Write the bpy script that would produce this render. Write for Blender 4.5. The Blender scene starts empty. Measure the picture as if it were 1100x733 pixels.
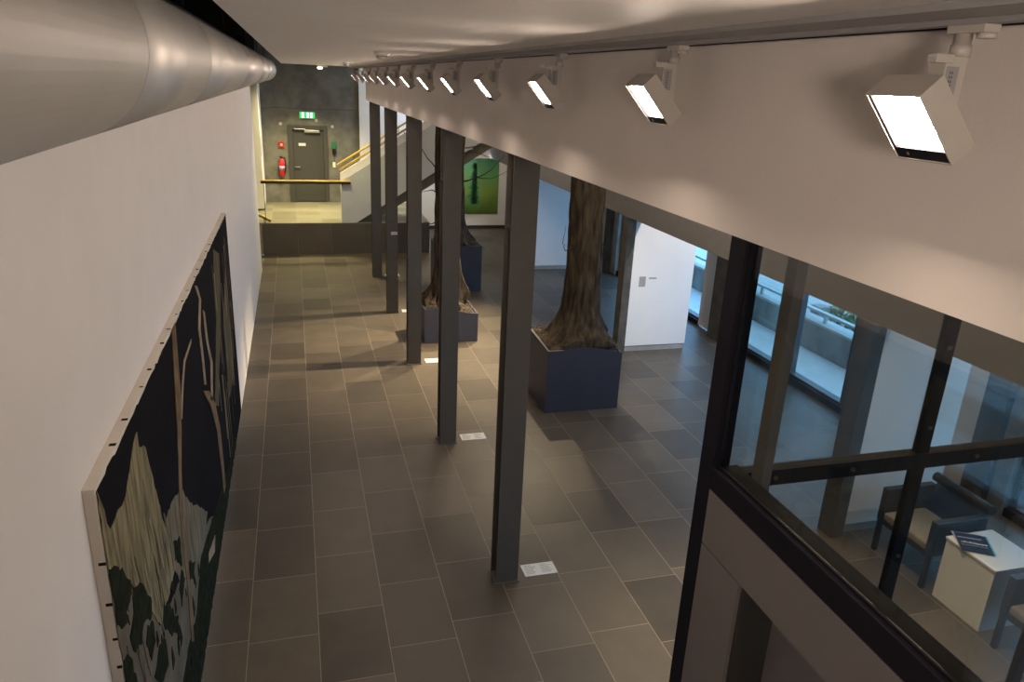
import bpy, bmesh, math, random
from mathutils import Vector, Matrix, noise
R = math.radians
S = bpy.context.scene
COL = S.collection
random.seed(7)

# ------------------------------------------------------------------ materials
def new_mat(name):
    m = bpy.data.materials.new(name); m.use_nodes = True
    nt = m.node_tree; nt.nodes.clear()
    out = nt.nodes.new('ShaderNodeOutputMaterial')
    return m, nt, out

def mat(name, col, rough=0.6, metal=0.0, var=0.08, scale=6.0, bump=0.0, bscale=60.0, spec=0.5, stretch=(1, 1, 1)):
    m, nt, out = new_mat(name)
    b = nt.nodes.new('ShaderNodeBsdfPrincipled')
    b.inputs['Roughness'].default_value = rough
    b.inputs['Metallic'].default_value = metal
    b.inputs['Specular IOR Level'].default_value = spec
    tc = nt.nodes.new('ShaderNodeTexCoord')
    mp = nt.nodes.new('ShaderNodeMapping'); mp.inputs['Scale'].default_value = stretch
    nt.links.new(tc.outputs['Object'], mp.inputs['Vector'])
    n = nt.nodes.new('ShaderNodeTexNoise'); n.inputs['Scale'].default_value = scale; n.inputs['Detail'].default_value = 6
    nt.links.new(mp.outputs['Vector'], n.inputs['Vector'])
    r = nt.nodes.new('ShaderNodeValToRGB')
    r.color_ramp.elements[0].position = 0.3; r.color_ramp.elements[1].position = 0.7
    r.color_ramp.elements[0].color = [max(0, c * (1 - var)) for c in col] + [1]
    r.color_ramp.elements[1].color = [min(1, c * (1 + var)) for c in col] + [1]
    nt.links.new(n.outputs['Fac'], r.inputs['Fac'])
    nt.links.new(r.outputs['Color'], b.inputs['Base Color'])
    if bump:
        n2 = nt.nodes.new('ShaderNodeTexNoise'); n2.inputs['Scale'].default_value = bscale; n2.inputs['Detail'].default_value = 4
        nt.links.new(mp.outputs['Vector'], n2.inputs['Vector'])
        bp = nt.nodes.new('ShaderNodeBump'); bp.inputs['Strength'].default_value = bump; bp.inputs['Distance'].default_value = 0.01
        nt.links.new(n2.outputs['Fac'], bp.inputs['Height']); nt.links.new(bp.outputs['Normal'], b.inputs['Normal'])
    nt.links.new(b.outputs['BSDF'], out.inputs['Surface'])
    return m

def emit(name, col, strength):
    m, nt, out = new_mat(name)
    e = nt.nodes.new('ShaderNodeEmission'); e.inputs['Color'].default_value = (*col, 1); e.inputs['Strength'].default_value = strength
    nt.links.new(e.outputs[0], out.inputs['Surface'])
    return m

def glass(name, tint, rough=0.0, ior=1.45):
    m, nt, out = new_mat(name)
    t = nt.nodes.new('ShaderNodeBsdfTransparent'); t.inputs['Color'].default_value = (*tint, 1)
    g = nt.nodes.new('ShaderNodeBsdfGlossy'); g.inputs['Roughness'].default_value = rough; g.inputs['Color'].default_value = (1, 1, 1, 1)
    lw = nt.nodes.new('ShaderNodeLayerWeight'); lw.inputs['Blend'].default_value = .5
    pw = nt.nodes.new('ShaderNodeMath'); pw.operation = 'POWER'; pw.inputs[1].default_value = 5.0
    f = nt.nodes.new('ShaderNodeMath'); f.operation = 'MULTIPLY_ADD'; f.inputs[1].default_value = .9; f.inputs[2].default_value = .035
    nt.links.new(lw.outputs['Facing'], pw.inputs[0]); nt.links.new(pw.outputs[0], f.inputs[0])
    x = nt.nodes.new('ShaderNodeMixShader')
    nt.links.new(f.outputs[0], x.inputs['Fac']); nt.links.new(t.outputs[0], x.inputs[1]); nt.links.new(g.outputs[0], x.inputs[2])
    nt.links.new(x.outputs[0], out.inputs['Surface'])
    return m

def tile_mat(name, c0, c1, rough):
    m, nt, out = new_mat(name)
    b = nt.nodes.new('ShaderNodeBsdfPrincipled'); b.inputs['Roughness'].default_value = rough
    b.inputs['Specular IOR Level'].default_value = 0.4
    a = nt.nodes.new('ShaderNodeAttribute'); a.attribute_name = 'tile'
    r = nt.nodes.new('ShaderNodeValToRGB')
    r.color_ramp.elements[0].color = (*c0, 1); r.color_ramp.elements[1].color = (*c1, 1)
    nt.links.new(a.outputs['Fac'], r.inputs['Fac'])
    tc = nt.nodes.new('ShaderNodeTexCoord')
    n = nt.nodes.new('ShaderNodeTexNoise'); n.inputs['Scale'].default_value = 2.5; n.inputs['Detail'].default_value = 8; n.inputs['Roughness'].default_value = 0.65
    nt.links.new(tc.outputs['Object'], n.inputs['Vector'])
    hs = nt.nodes.new('ShaderNodeMapRange'); hs.inputs['From Min'].default_value = 0.3; hs.inputs['From Max'].default_value = 0.7
    hs.inputs['To Min'].default_value = 0.86; hs.inputs['To Max'].default_value = 1.14
    nt.links.new(n.outputs['Fac'], hs.inputs['Value'])
    mx = nt.nodes.new('ShaderNodeVectorMath'); mx.operation = 'SCALE'
    nt.links.new(r.outputs['Color'], mx.inputs[0]); nt.links.new(hs.outputs[0], mx.inputs['Scale'])
    nt.links.new(mx.outputs[0], b.inputs['Base Color'])
    n2 = nt.nodes.new('ShaderNodeTexNoise'); n2.inputs['Scale'].default_value = 40
    nt.links.new(tc.outputs['Object'], n2.inputs['Vector'])
    bp = nt.nodes.new('ShaderNodeBump'); bp.inputs['Strength'].default_value = 0.12; bp.inputs['Distance'].default_value = 0.004
    nt.links.new(n2.outputs['Fac'], bp.inputs['Height']); nt.links.new(bp.outputs['Normal'], b.inputs['Normal'])
    nt.links.new(b.outputs['BSDF'], out.inputs['Surface'])
    return m

M = {}
M['wall'] = mat('white wall paint', (.76, .73, .71), .75, var=.02, scale=3, bump=.05, bscale=90)
M['ceil'] = mat('ceiling paint', (.80, .76, .72), .55, var=.02)
M['bulk'] = mat('bulkhead plaster', (.76, .69, .63), .8, var=.03, scale=2, bump=.08, bscale=120)
M['beam'] = mat('grey beam paint', (.20, .187, .18), .8, var=.04)
M['stair'] = mat('pale grey stair paint', (.50, .50, .49), .75, var=.03)
M['lobby'] = mat('taupe lobby paint', (.185, .165, .158), .7, var=.03)
M['conc'] = mat('raw concrete', (.15, .142, .125), .85, var=.28, scale=3.5, bump=.25, bscale=30)
M['conccol'] = mat('dark raw concrete', (.075, .068, .056), .85, var=.3, scale=5, bump=.3, bscale=30)
M['concl'] = mat('pale concrete', (.30, .29, .27), .85, var=.2, scale=4, bump=.2, bscale=30)
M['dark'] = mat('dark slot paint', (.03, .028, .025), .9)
M['steel'] = mat('anthracite steel paint', (.098, .088, .077), .6, var=.06, scale=8)
M['greypost'] = mat('grey steel post paint', (.20, .19, .165), .6, var=.05)
M['black'] = mat('black steel frame', (.012, .011, .017), .6, var=.1, spec=.15)
M['doorgrey'] = mat('dark grey door paint', (.055, .053, .05), .5, var=.05)
M['duct'] = mat('galvanised duct', (.55, .53, .50), .42, metal=.5, var=.06, scale=2, bump=.02, bscale=12)
M['alu'] = mat('aluminium', (.6, .6, .6), .35, metal=.8, var=.03)
M['lampgrey'] = mat('warm white lamp enamel', (.50, .46, .41), .45, var=.02)
M['track'] = mat('grey track profile', (.32, .305, .30), .6, var=.03)
M['plinth'] = mat('navy plinth lacquer', (.036, .038, .060), .6, var=.06)
M['soil'] = mat('bark mulch', (.042, .030, .019), .95, var=.5, scale=30, bump=1.0, bscale=45)
M['bark'] = mat('tree bark', (.054, .041, .028), .95, var=.65, scale=14, bump=1.0, bscale=38, stretch=(1, 1, .25), spec=.2)
M['twig'] = mat('dry twig', (.035, .026, .02), .9)
M['wood'] = mat('yellow oak handrail', (.74, .50, .10), .4, var=.15, scale=4, stretch=(1, 8, 8))
M['bronze'] = mat('dark rail bracket', (.05, .04, .03), .4, metal=.5)
M['red'] = mat('signal red enamel', (.50, .02, .02), .35)
M['white'] = mat('white plastic', (.75, .74, .70), .45, var=.02)
M['green'] = mat('green plastic', (.02, .16, .08), .4)
M['paper'] = mat('white card', (.62, .62, .62), .7, var=.02)
M['ink'] = mat('printing ink', (.06, .06, .07), .7)
M['leather'] = mat('dark brown leather', (.024, .020, .018), .5, var=.1, scale=20, bump=.1, bscale=120)
M['seat'] = mat('tan seat cloth', (.23, .20, .15), .8, var=.1, scale=40)
M['tablew'] = mat('white laminate', (.72, .70, .66), .4, var=.01)
M['navyprint'] = mat('navy print', (.012, .014, .028), .3)
M['cyan'] = mat('cyan print', (.06, .42, .55), .4)
M['lilac'] = mat('lilac print', (.42, .40, .58), .4)
M['winframe'] = mat('window frame grey', (.10, .105, .115), .4, metal=.3)
M['terrace'] = mat('terrace slabs', (.72, .72, .70), .8, var=.08, scale=1.5)
M['coping'] = mat('pale coping', (.62, .62, .60), .7, var=.06)
M['kerb'] = mat('weathered parapet concrete', (.34, .34, .33), .85, var=.35, scale=3, stretch=(1, 1, .4))
M['gravel'] = mat('gravel bed', (.55, .54, .52), .95, var=.4, scale=25, bump=.5)
M['leaf'] = mat('shrub leaf', (.07, .17, .04), .7, var=.4, scale=10)
M['grout'] = mat('pale grout', (.33, .29, .23), .9)
M['tile'] = tile_mat('grey brown stone tile', (.054, .045, .035), (.108, .090, .068), .42)
M['yellowtile'] = tile_mat('stone tile on landing', (.15, .135, .09), (.22, .20, .14), .5)
M['pane'] = glass('clear window glass', (.93, .97, .98))
M['pane2'] = glass('tinted partition glass', (.87, .87, .85), ior=1.4)
M['lamp'] = emit('lamp diffuser glow', (1, .81, .66), 135)
M['exitg'] = emit('exit sign green', (.01, .55, .10), 1.6)
M['exitw'] = emit('exit sign white', (.85, 1, .88), 3.2)
M['emerg'] = emit('emergency lamp glow', (.95, 1, .65), 14)
M['canvas'] = mat('bare canvas edge', (.62, .57, .50), .85, var=.05)
M['p_navy'] = mat('painting night sky', (.0075, .0072, .0105), .95, var=.25, scale=1.2, spec=.08)
M['p_rock'] = mat('painting ochre rock', (.20, .175, .105), .8, var=.5, scale=6, bump=.6, bscale=18, stretch=(1, 5, .7), spec=.06)
M['p_rock2'] = mat('painting grey rock', (.155, .138, .10), .8, var=.45, scale=6, bump=.6, bscale=18, stretch=(1, 5, .7), spec=.06)
M['p_ground'] = mat('painting grey ground', (.135, .12, .095), .8, var=.25, scale=4, spec=.06)
M['p_tree'] = mat('painting dark foliage', (.014, .018, .011), .9, var=.5, scale=14, spec=.06)
M['p_trunk'] = mat('painting brown trunk', (.17, .115, .07), .7, var=.3, scale=10, spec=.06)
M['p_pale'] = mat('painting pale trunk', (.30, .235, .165), .7, var=.3, scale=10, spec=.06)
M['p_streak'] = mat('painting ochre streak', (.10, .088, .055), .7, var=.5, scale=5, stretch=(1, 6, .6), spec=.06)

# ------------------------------------------------------------------ mesh helpers
def box(bm, x0, x1, y0, y1, z0, z1, bev=0.0, mi=0):
    vs = [bm.verts.new(p) for p in ((x0, y0, z0), (x1, y0, z0), (x1, y1, z0), (x0, y1, z0), (x0, y0, z1), (x1, y0, z1), (x1, y1, z1), (x0, y1, z1))]
    fs = [bm.faces.new([vs[i] for i in f]) for f in ((3, 2, 1, 0), (4, 5, 6, 7), (0, 1, 5, 4), (1, 2, 6, 5), (2, 3, 7, 6), (3, 0, 4, 7))]
    for f in fs: f.material_index = mi
    if bev:
        es = list({e for f in fs for e in f.edges})
        r = bmesh.ops.bevel(bm, geom=es, offset=bev, segments=2, affect='EDGES', profile=.5)
        for f in r['faces']: f.material_index = mi
    return fs

def prism(bm, pts, axis, a, b, mi=0):
    """polygon pts (2D) extruded along axis 0/1/2 from a to b"""
    def P(p, t):
        if axis == 0: return (t, p[0], p[1])
        if axis == 1: return (p[0], t, p[1])
        return (p[0], p[1], t)
    v0 = [bm.verts.new(P(p, a)) for p in pts]; v1 = [bm.verts.new(P(p, b)) for p in pts]
    fs = [bm.faces.new(v0[::-1]), bm.faces.new(v1)]
    n = len(pts)
    for i in range(n): fs.append(bm.faces.new([v0[i], v0[(i + 1) % n], v1[(i + 1) % n], v1[i]]))
    for f in fs: f.material_index = mi
    return fs

def tube(bm, pts, rads, n=12, cap=True, mi=0):
    pts = [Vector(p) for p in pts]
    if not isinstance(rads, (list, tuple)): rads = [rads] * len(pts)
    rings = []; prev = None
    for i, p in enumerate(pts):
        t = (pts[min(i + 1, len(pts) - 1)] - pts[max(i - 1, 0)]).normalized()
        if prev is None:
            u = t.orthogonal().normalized()
        else:
            u = (prev - t * prev.dot(t)).normalized()
        prev = u; w = t.cross(u)
        rings.append([bm.verts.new(p + (u * math.cos(2 * math.pi * k / n) + w * math.sin(2 * math.pi * k / n)) * rads[i]) for k in range(n)])
    for a, b in zip(rings, rings[1:]):
        for k in range(n):
            f = bm.faces.new([a[k], a[(k + 1) % n], b[(k + 1) % n], b[k]]); f.smooth = True; f.material_index = mi
    if cap:
        f = bm.faces.new(rings[0][::-1]); f.material_index = mi
        f = bm.faces.new(rings[-1]); f.material_index = mi

def wpos(o):
    v = Vector((0, 0, 0))
    while o is not None:
        v += o.location; o = o.parent
    return v

def obj(name, bm, m, parent=None, smooth=False):
    bmesh.ops.recalc_face_normals(bm, faces=bm.faces)
    if parent is not None:
        bmesh.ops.translate(bm, verts=bm.verts, vec=-wpos(parent))
    me = bpy.data.meshes.new(name); bm.to_mesh(me); bm.free()
    for x in (m if isinstance(m, (list, tuple)) else [m]): me.materials.append(M[x])
    if smooth:
        for p in me.polygons: p.use_smooth = True
    o = bpy.data.objects.new(name, me); COL.objects.link(o)
    if parent is not None: o.parent = parent
    return o

def bx(name, b, m, parent=None, bev=0.0):
    bm = bmesh.new()
    for q in (b if isinstance(b[0], (list, tuple)) else [b]): box(bm, *q, bev=bev)
    return obj(name, bm, m, parent)

def tag(o, label, cat, group=None):
    o['label'] = label; o['category'] = cat
    if group: o['group'] = group
    return o

def struct(o, label=None):
    o['kind'] = 'structure'
    if label: o['label'] = label
    return o

def thing(name, loc, label, cat, group=None):
    o = bpy.data.objects.new(name, None); COL.objects.link(o); o.location = loc; o.empty_display_size = .1
    return tag(o, label, cat, group)

def dup(root, loc, label=None):
    def cp(o, par):
        c = o.copy(); COL.objects.link(c); c.parent = par
        for ch in o.children: cp(ch, c)
        return c
    r = cp(root, None); r.location = loc
    if label: r['label'] = label
    return r
EXPO = 0.1
SKY = 4.2

# ------------------------------------------------------------------ camera
cam_d = bpy.data.cameras.new('camera'); cam = bpy.data.objects.new('camera', cam_d); COL.objects.link(cam)
cam_d.sensor_width = 36.0; cam_d.lens = 36.0 * 803.354 / 1100.0; cam_d.clip_start = .02; cam_d.clip_end = 300
yaw, pitch, roll = 0.28622163, 0.3319765, -0.04658756
fw = Vector((math.sin(yaw) * math.cos(pitch), math.cos(yaw) * math.cos(pitch), -math.sin(pitch)))
rt = Vector((math.cos(yaw), -math.sin(yaw), 0)); dn = fw.cross(rt)
r2 = rt * math.cos(roll) + dn * math.sin(roll); d2 = -rt * math.sin(roll) + dn * math.cos(roll)
cam.matrix_world = Matrix(((r2.x, -d2.x, -fw.x, 0), (r2.y, -d2.y, -fw.y, 0), (r2.z, -d2.z, -fw.z, 4.4), (0, 0, 0, 1)))
S.camera = cam
S.view_settings.view_transform = 'Standard'; S.view_settings.look = 'None'
S.view_settings.exposure = EXPO; S.view_settings.gamma = 1.0; S.view_settings.use_curve_mapping = False
S.cycles.use_denoising = True
S.cycles.max_bounces = 10; S.cycles.transparent_max_bounces = 12; S.cycles.sample_clamp_indirect = 6
S.cycles.caustics_reflective = False; S.cycles.caustics_refractive = False

w = bpy.data.worlds.new('overcast sky'); S.world = w; w.use_nodes = True
nt = w.node_tree; nt.nodes.clear()
bg = nt.nodes.new('ShaderNodeBackground'); wo = nt.nodes.new('ShaderNodeOutputWorld')
bg.inputs['Color'].default_value = (.25, .57, 1.0, 1); bg.inputs['Strength'].default_value = SKY
nt.links.new(bg.outputs[0], wo.inputs['Surface'])

# ------------------------------------------------------------------ tiled floors
def tiled(name, cells, m, z):
    """cells: list of (x0,x1,y0,y1); slightly raised stone tiles with a grout bed"""
    bm = bmesh.new(); lay = bm.faces.layers.float.new('tile')
    rr = random.Random(5)
    X0 = min(c[0] for c in cells); X1 = max(c[1] for c in cells); Y0 = min(c[2] for c in cells); Y1 = max(c[3] for c in cells)
    box(bm, X0, X1, Y0, Y1, z - .12, z - .0015, mi=1)
    g = .0028
    for (a, b, c, d) in cells:
        f = bm.faces.new([bm.verts.new(p) for p in ((a + g, c + g, z), (b - g, c + g, z), (b - g, d - g, z), (a + g, d - g, z))])
        f[lay] = rr.random()
    o = obj(name, bm, [m, 'grout'])
    return struct(o)

SW = .555; TL = .825
offs = {0: 5.53, 1: 5.81, -1: 5.28, 2: 5.19, 3: 5.5, 4: 5.62, 5: 5.38}
cells = []
rr = random.Random(11)
for k in range(-2, 14):
    a, b = max(k * SW, -.88), min((k + 1) * SW, 7.58)
    if b - a < .02: continue
    o0 = offs.get(k, rr.uniform(0, TL)) % TL - 3 * TL
    y = o0
    while y < 23.1:
        c, d = max(y, -2.0), min(y + TL, 23.1)
        if d - c > .02: cells.append((a, b, c, d))
        y += TL
tiled('floor', cells, 'tile', 0.0)

cells = []
for i in range(-5, 6):
    for j in range(6):
        a, b, c, d = i * .62 - .05, (i + 1) * .62 - .05, 19.62 + j * .58, min(19.62 + (j + 1) * .58, 22.99)
        a, b = max(a, -2.6), min(b, 3.35)
        if b - a > .05: cells.append((a, b, c, d))
tiled('floor_landing', cells, 'yellowtile', .81)
bm = bmesh.new(); lay = bm.faces.layers.float.new('tile')
box(bm, -2.6, 3.34, 19.62, 22.99, 0.001, .688, mi=1)
x = -.88
while x < 3.35:
    fs = box(bm, x + .003, min(x + .84, 3.34) - .003, 19.6, 19.62, .002, .80)
    t = rr.random()
    for f in fs: f[lay] = t
    x += .84
struct(bx('floor_recess', (-2.6, -.88, 18.0, 19.62, -.12, -.001), 'conccol'))
struct(obj('wall_landing_riser', bm, ['tile', 'grout']))

# ------------------------------------------------------------------ room shell
struct(bx('wall_left', (-1.08, -.88, -2, 18.0, -.1, 4.75), 'wall'))
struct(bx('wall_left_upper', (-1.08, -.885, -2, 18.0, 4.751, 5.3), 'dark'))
struct(bx('wall_left_end', (-1.08, -.88, 21.5, 22.99, .86, 4.3), 'wall'))
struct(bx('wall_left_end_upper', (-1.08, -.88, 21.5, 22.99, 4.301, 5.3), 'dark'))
struct(bx('wall_left_recess', (-2.8, -2.6, 17.8, 23.2, -.1, 5.3), 'conc'))
struct(bx('wall_recess_side', (-2.6, -1.08, 17.8, 18.0, -.1, 5.3), 'conc'))
struct(bx('wall_back', (-1.08, 7.8, -2.2, -2, -.1, 5.3), 'wall'))
struct(bx('wall_far', [(-2.6, -.2, 23, 23.25, -.1, 3.45), (.92, 1.83, 23, 23.25, -.1, 3.45), (-.2, .92, 23, 23.25, 3.0, 3.45), (-.2, .92, 23, 23.25, -.1, .80), (-2.6, 1.83, 23, 23.25, 3.458, 5.3)], 'conc'))
struct(bx('wall_far_backing', (-2.8, 1.9, 23.26, 23.4, -.1, 5.3), 'dark'))
struct(bx('wall_far_white', (1.83, 7.8, 22.95, 23.2, -.1, 5.3), 'wall'))
struct(bx('baseboard_far', (3.36, 7.5, 22.93, 22.95, 0, .1), 'dark'))
struct(bx('ceiling', (-.215, 1.28, -2, 18.8, 4.593, 5.28), 'ceil'))
struct(bx('ceiling_void', (-2.8, 7.8, -2.2, 23.3, 5.3, 5.4), 'dark'))
struct(bx('ceiling_side_hall', (1.85, 7.8, -2, 22.95, 4.60, 4.75), 'ceil'))
struct(bx('trim_1', (1.28, 1.584, -2, 18.8, 4.578, 5.28), 'track'))
struct(bx('wall_bulkhead', (1.592, 1.84, -2, 17.95, 3.89, 5.28), 'bulk'))
struct(bx('trim_2', (1.5835, 1.592, -2, 17.95, 3.89, 4.572), 'bulk'))
struct(bx('wall_beam', (5.28, 5.55, -2, 22.95, 2.375, 4.59), 'beam'))
# dark facade of the far left ceiling void
# facade
PIERS = [(16.75, 17.35), (11.45, 12.0), (5.58, 6.07)]
BEIGE = [(17.35, 17.85), (12.0, 12.62), (6.07, 6.48)]
PIL = [(17.05, 17.35), (11.62, 12.0), (5.78, 6.07)]
struct(bx('wall_right', [(7.57, 7.8, -2, 22.95, 2.95, 4.6), (7.57, 7.8, 17.85, 22.95, 0, 2.95)] + [(7.50, 7.8, a, b, 0, 2.95) for a, b in PIERS], 'concl'))
struct(bx('wall_right_panels', [(7.55, 7.75, a, b, .02, 2.95) for a, b in BEIGE], 'wall'))
struct(bx('wall_right_pilasters', [(7.40, 7.499, a, b, 0, 2.95) for a, b in PIL], 'conccol'))
wi = 0
for y0, y1, mull in ((12.62, 16.75, (13.9, 15.3)), (6.48, 11.45, (8.38, 9.83)), (-2, 5.58, (.6, 2.0, 3.6))):
    wi += 1
    root = thing('window_%d' % wi, (7.68, (y0 + y1) / 2, 0), '', 'window')
    del root['label'], root['category']; root['kind'] = 'structure'
    fr = [(7.60, 7.74, y0, y1, 0.0, .13), (7.60, 7.74, y0, y1, 2.85, 2.95), (7.60, 7.74, y0, y0 + .09, .13, 2.85), (7.60, 7.74, y1 - .09, y1, .13, 2.85)]
    for mm in mull:
        fr += [(7.60, 7.74, mm - .045, mm + .045, .13, 2.85), (7.62, 7.72, mm - .115, mm - .06, .13, 2.85), (7.62, 7.72, mm + .06, mm + .115, .13, 2.85)]
    bx('frame', fr, 'winframe', root)
    bx('pane', (7.665, 7.672, y0 + .05, y1 - .05, .1, 2.9), 'pane', root)
    struct(bx('trim_%d' % (wi + 2), (7.54, 7.60, y0, y1, 0.0, .10), 'black'))

# ------------------------------------------------------------------ outside
struct(bx('floor_terrace', (7.8, 8.96, -4, 24, -.25, -.02), 'terrace'))
t = thing('terrace_parapet', (9.05, 10, -.02), 'low weathered concrete parapet with a metal rail outside the windows', 'parapet')
bx('parapet_wall', [(8.96, 9.2, -4 + 2.8 * i, -4 + 2.8 * i + 2.79, -.25, .50) for i in range(10)], 'kerb', t)
bx('coping', (8.93, 9.26, -4, 24, .501, .55), 'coping', t, bev=.008)
bx('rail', (8.99, 9.10, -4, 24, .70, .745), 'coping', t, bev=.008)
for i in range(14): bx('rail_post', (9.03, 9.07, -3.2 + 2 * i, -3.14 + 2 * i, .55, .70), 'alu', t)
struct(bx('floor_outside', (9.26, 30, -10, 40, -.4, .28), 'gravel'))
def shrub(x, y, z, r, h, n, label):
    rs = random.Random(int(x * 100 + y * 10))
    root = thing('shrub', (x, y, z), label, 'shrub', 'shrubs beyond the parapet')
    bm = bmesh.new()
    for i in range(7):
        a = rs.uniform(0, 6.28); q = rs.uniform(.3, .9) * r
        tube(bm, [(x, y, z), (x + q * .5 * math.cos(a), y + q * .5 * math.sin(a), z + h * .45), (x + q * math.cos(a), y + q * math.sin(a), z + h * .85)], [.012, .009, .004], 5)
    obj('stem', bm, 'twig', root)
    bm = bmesh.new()
    for i in range(n):
        a = rs.uniform(0, 6.28); q = r * math.sqrt(rs.random()); zz = z + h * rs.uniform(.12, 1) * (1 - .45 * (q / r) ** 2)
        c = Vector((x + q * math.cos(a), y + q * math.sin(a), zz)); L = rs.uniform(.05, .1)
        d = Vector((rs.uniform(-1, 1), rs.uniform(-1, 1), rs.uniform(-.1, 1))).normalized(); s = d.orthogonal().normalized() * L * .35
        f = bm.faces.new([bm.verts.new(c), bm.verts.new(c + d * L * .5 + s), bm.verts.new(c + d * L), bm.verts.new(c + d * L * .5 - s)])
    obj('foliage', bm, 'leaf', root)
for x, y, r, h, n, lb in ((9.85, 11.45, .20, .46, 260, 'dark green upright shrub beyond the terrace rail, left one in the window'), (9.85, 11.0, .18, .44, 240, 'dark green upright shrub beyond the terrace rail, second from the left'),
                     (9.95, 10.1, .42, .34, 420, 'broad light green shrub beyond the terrace rail'), (10.05, 9.2, .36, .30, 380, 'low spreading green shrub at the right of the row beyond the rail')):
    shrub(x, y, .28, r, h, n, lb)
t = tag(bx('concrete_block', (9.30, 9.55, 11.35, 11.6, .28, .68), 'concl', bev=.01), 'squat pale concrete block behind the terrace rail', 'block')

# ------------------------------------------------------------------ steel columns
ORD = ['nearest the camera, standing free in front of the tree plinth', 'second from the camera', 'third from the camera', 'fourth from the camera, with a small white plate', 'farthest from the camera, near the raised landing']
col0 = None
CY = [5.70, 8.58, 11.44, 14.30, 17.20]
for i, y in enumerate(CY):
    lb = 'anthracite steel H-column ' + ORD[i]
    if col0 is None:
        t = thing('steel_column', (1.705, y, 0), lb, 'column', 'row of steel columns')
        bx('flange', (1.60, 1.81, y - .10, y - .085, .012, 3.889), 'steel', t)
        bx('flange', (1.60, 1.81, y + .085, y + .10, .012, 3.889), 'steel', t)
        bx('web', (1.70, 1.712, y - .085, y + .085, .012, 3.889), 'steel', t)
        for sx in ((1.603, 1.70), (1.712, 1.807)):
            bx('stiffener', (sx[0], sx[1], y - .085, y + .085, 3.31, 3.325), 'steel', t)
        bx('base_plate', (1.585, 1.825, y - .115, y + .115, 0, .012), 'steel', t)
        col0 = t
    else:
        dup(col0, (1.705, y, 0), lb)
t = tag(bx('wall_label', (1.68, 1.80, 14.3 - .107, 14.3 - .1005, 1.565, 1.625), 'paper'), 'small white plate fixed to the fourth steel column', 'label')

# white label cards on the floor beside the columns
FL = ['beside the nearest steel column', 'beside the second steel column', 'beside the third steel column', 'beside the fourth steel column', 'beside the farthest steel column']
for i, y in enumerate(CY):
    t = thing('floor_label', (2.06, y + .02, 0), 'white printed label plate lying on the floor ' + FL[i], 'floor label', 'floor labels by the columns')
    bx('card', (1.90, 2.225, y - .06, y + .12, 0, .006), 'paper', t, bev=.001)
    bm = bmesh.new(); rs = random.Random(i)
    for c in range(2):
        for k in range(7):
            x0 = 1.925 + .155 * c; L = rs.uniform(.06, .12) if k else .07
            yy = y + .095 - k * .02
            box(bm, x0, x0 + L, yy - .0022, yy + .0022, .006, .0064)
    obj('printed_text', bm, 'ink', t)

# concrete columns and display panels
for y, lc, lp in ((5.70, 'dark raw concrete column behind the glass, right of the window', 'grey lit display panel beside the concrete column behind the glass'),
                  (11.45, 'slim dark concrete column left of the bright white display panel', 'bright white display panel standing beyond the near tree'),
                  (17.5, 'concrete column behind the nearest steel column', 'blue lit white display panel between near steel column and tree')):
    tag(bx('concrete_column', (5.25, 5.40, y - .11, y + .11, 0, 2.374), 'conccol', bev=.008), lc, 'column')
    t = thing('display_panel', (6.05, y, 0), lp, 'panel')
    x1 = {5.70: 6.62, 11.45: 6.60, 17.5: 7.38}[y]
    bx('panel_board', (5.41, x1, y - .045, y + .045, .10, 2.372), 'wall', t, bev=.003)
    bx('plinth_strip', (5.42, x1 - .02, y - .03, y + .03, 0, .10), 'concl', t)
t = tag(bx('wall_label', (5.58, 5.70, 11.398, 11.4045, 1.18, 1.36), 'track'), 'grey caption sheet on the left edge of the white display panel', 'label')
t = tag(bx('wall_label', (5.76, 5.90, 11.398, 11.4045, 1.315, 1.34), 'track'), 'thin caption strip right of the grey caption sheet', 'label')

# ------------------------------------------------------------------ ventilation duct
t = thing('ventilation_duct', (-.609, 9, 4.2), 'large round grey metal ventilation duct along the top of the left wall', 'duct')
cx, cz, rr_ = -.612, 4.451, .251
segs = [-1.9, 2.31, 4.05, 7.4, 11.0, 14.6, 17.8, 20.3]
for a, b in zip(segs, segs[1:]):
    bm = bmesh.new(); tube(bm, [(cx, a + .004, cz), (cx, b - .004, cz)], rr_, 72); obj('duct_section', bm, 'duct', t)
for s in segs[1:-1]:
    bm = bmesh.new(); tube(bm, [(cx, s - .006, cz), (cx, s + .006, cz)], rr_ - .002, 72); obj('joint_band', bm, 'bronze', t)
bm = bmesh.new(); tube(bm, [(cx, 20.29, cz), (cx, 20.33, cz)], rr_ + .01, 72); obj('end_flange', bm, 'duct', t)
for yy in (1.5, 4.4, 6.9, 9.9, 13.3, 16.4):
    bm = bmesh.new(); tube(bm, [(cx + .1, yy, cz + .22), (cx + .1, yy, 5.3)], .008, 8); obj('hanger_rod', bm, 'bronze', t)

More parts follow.
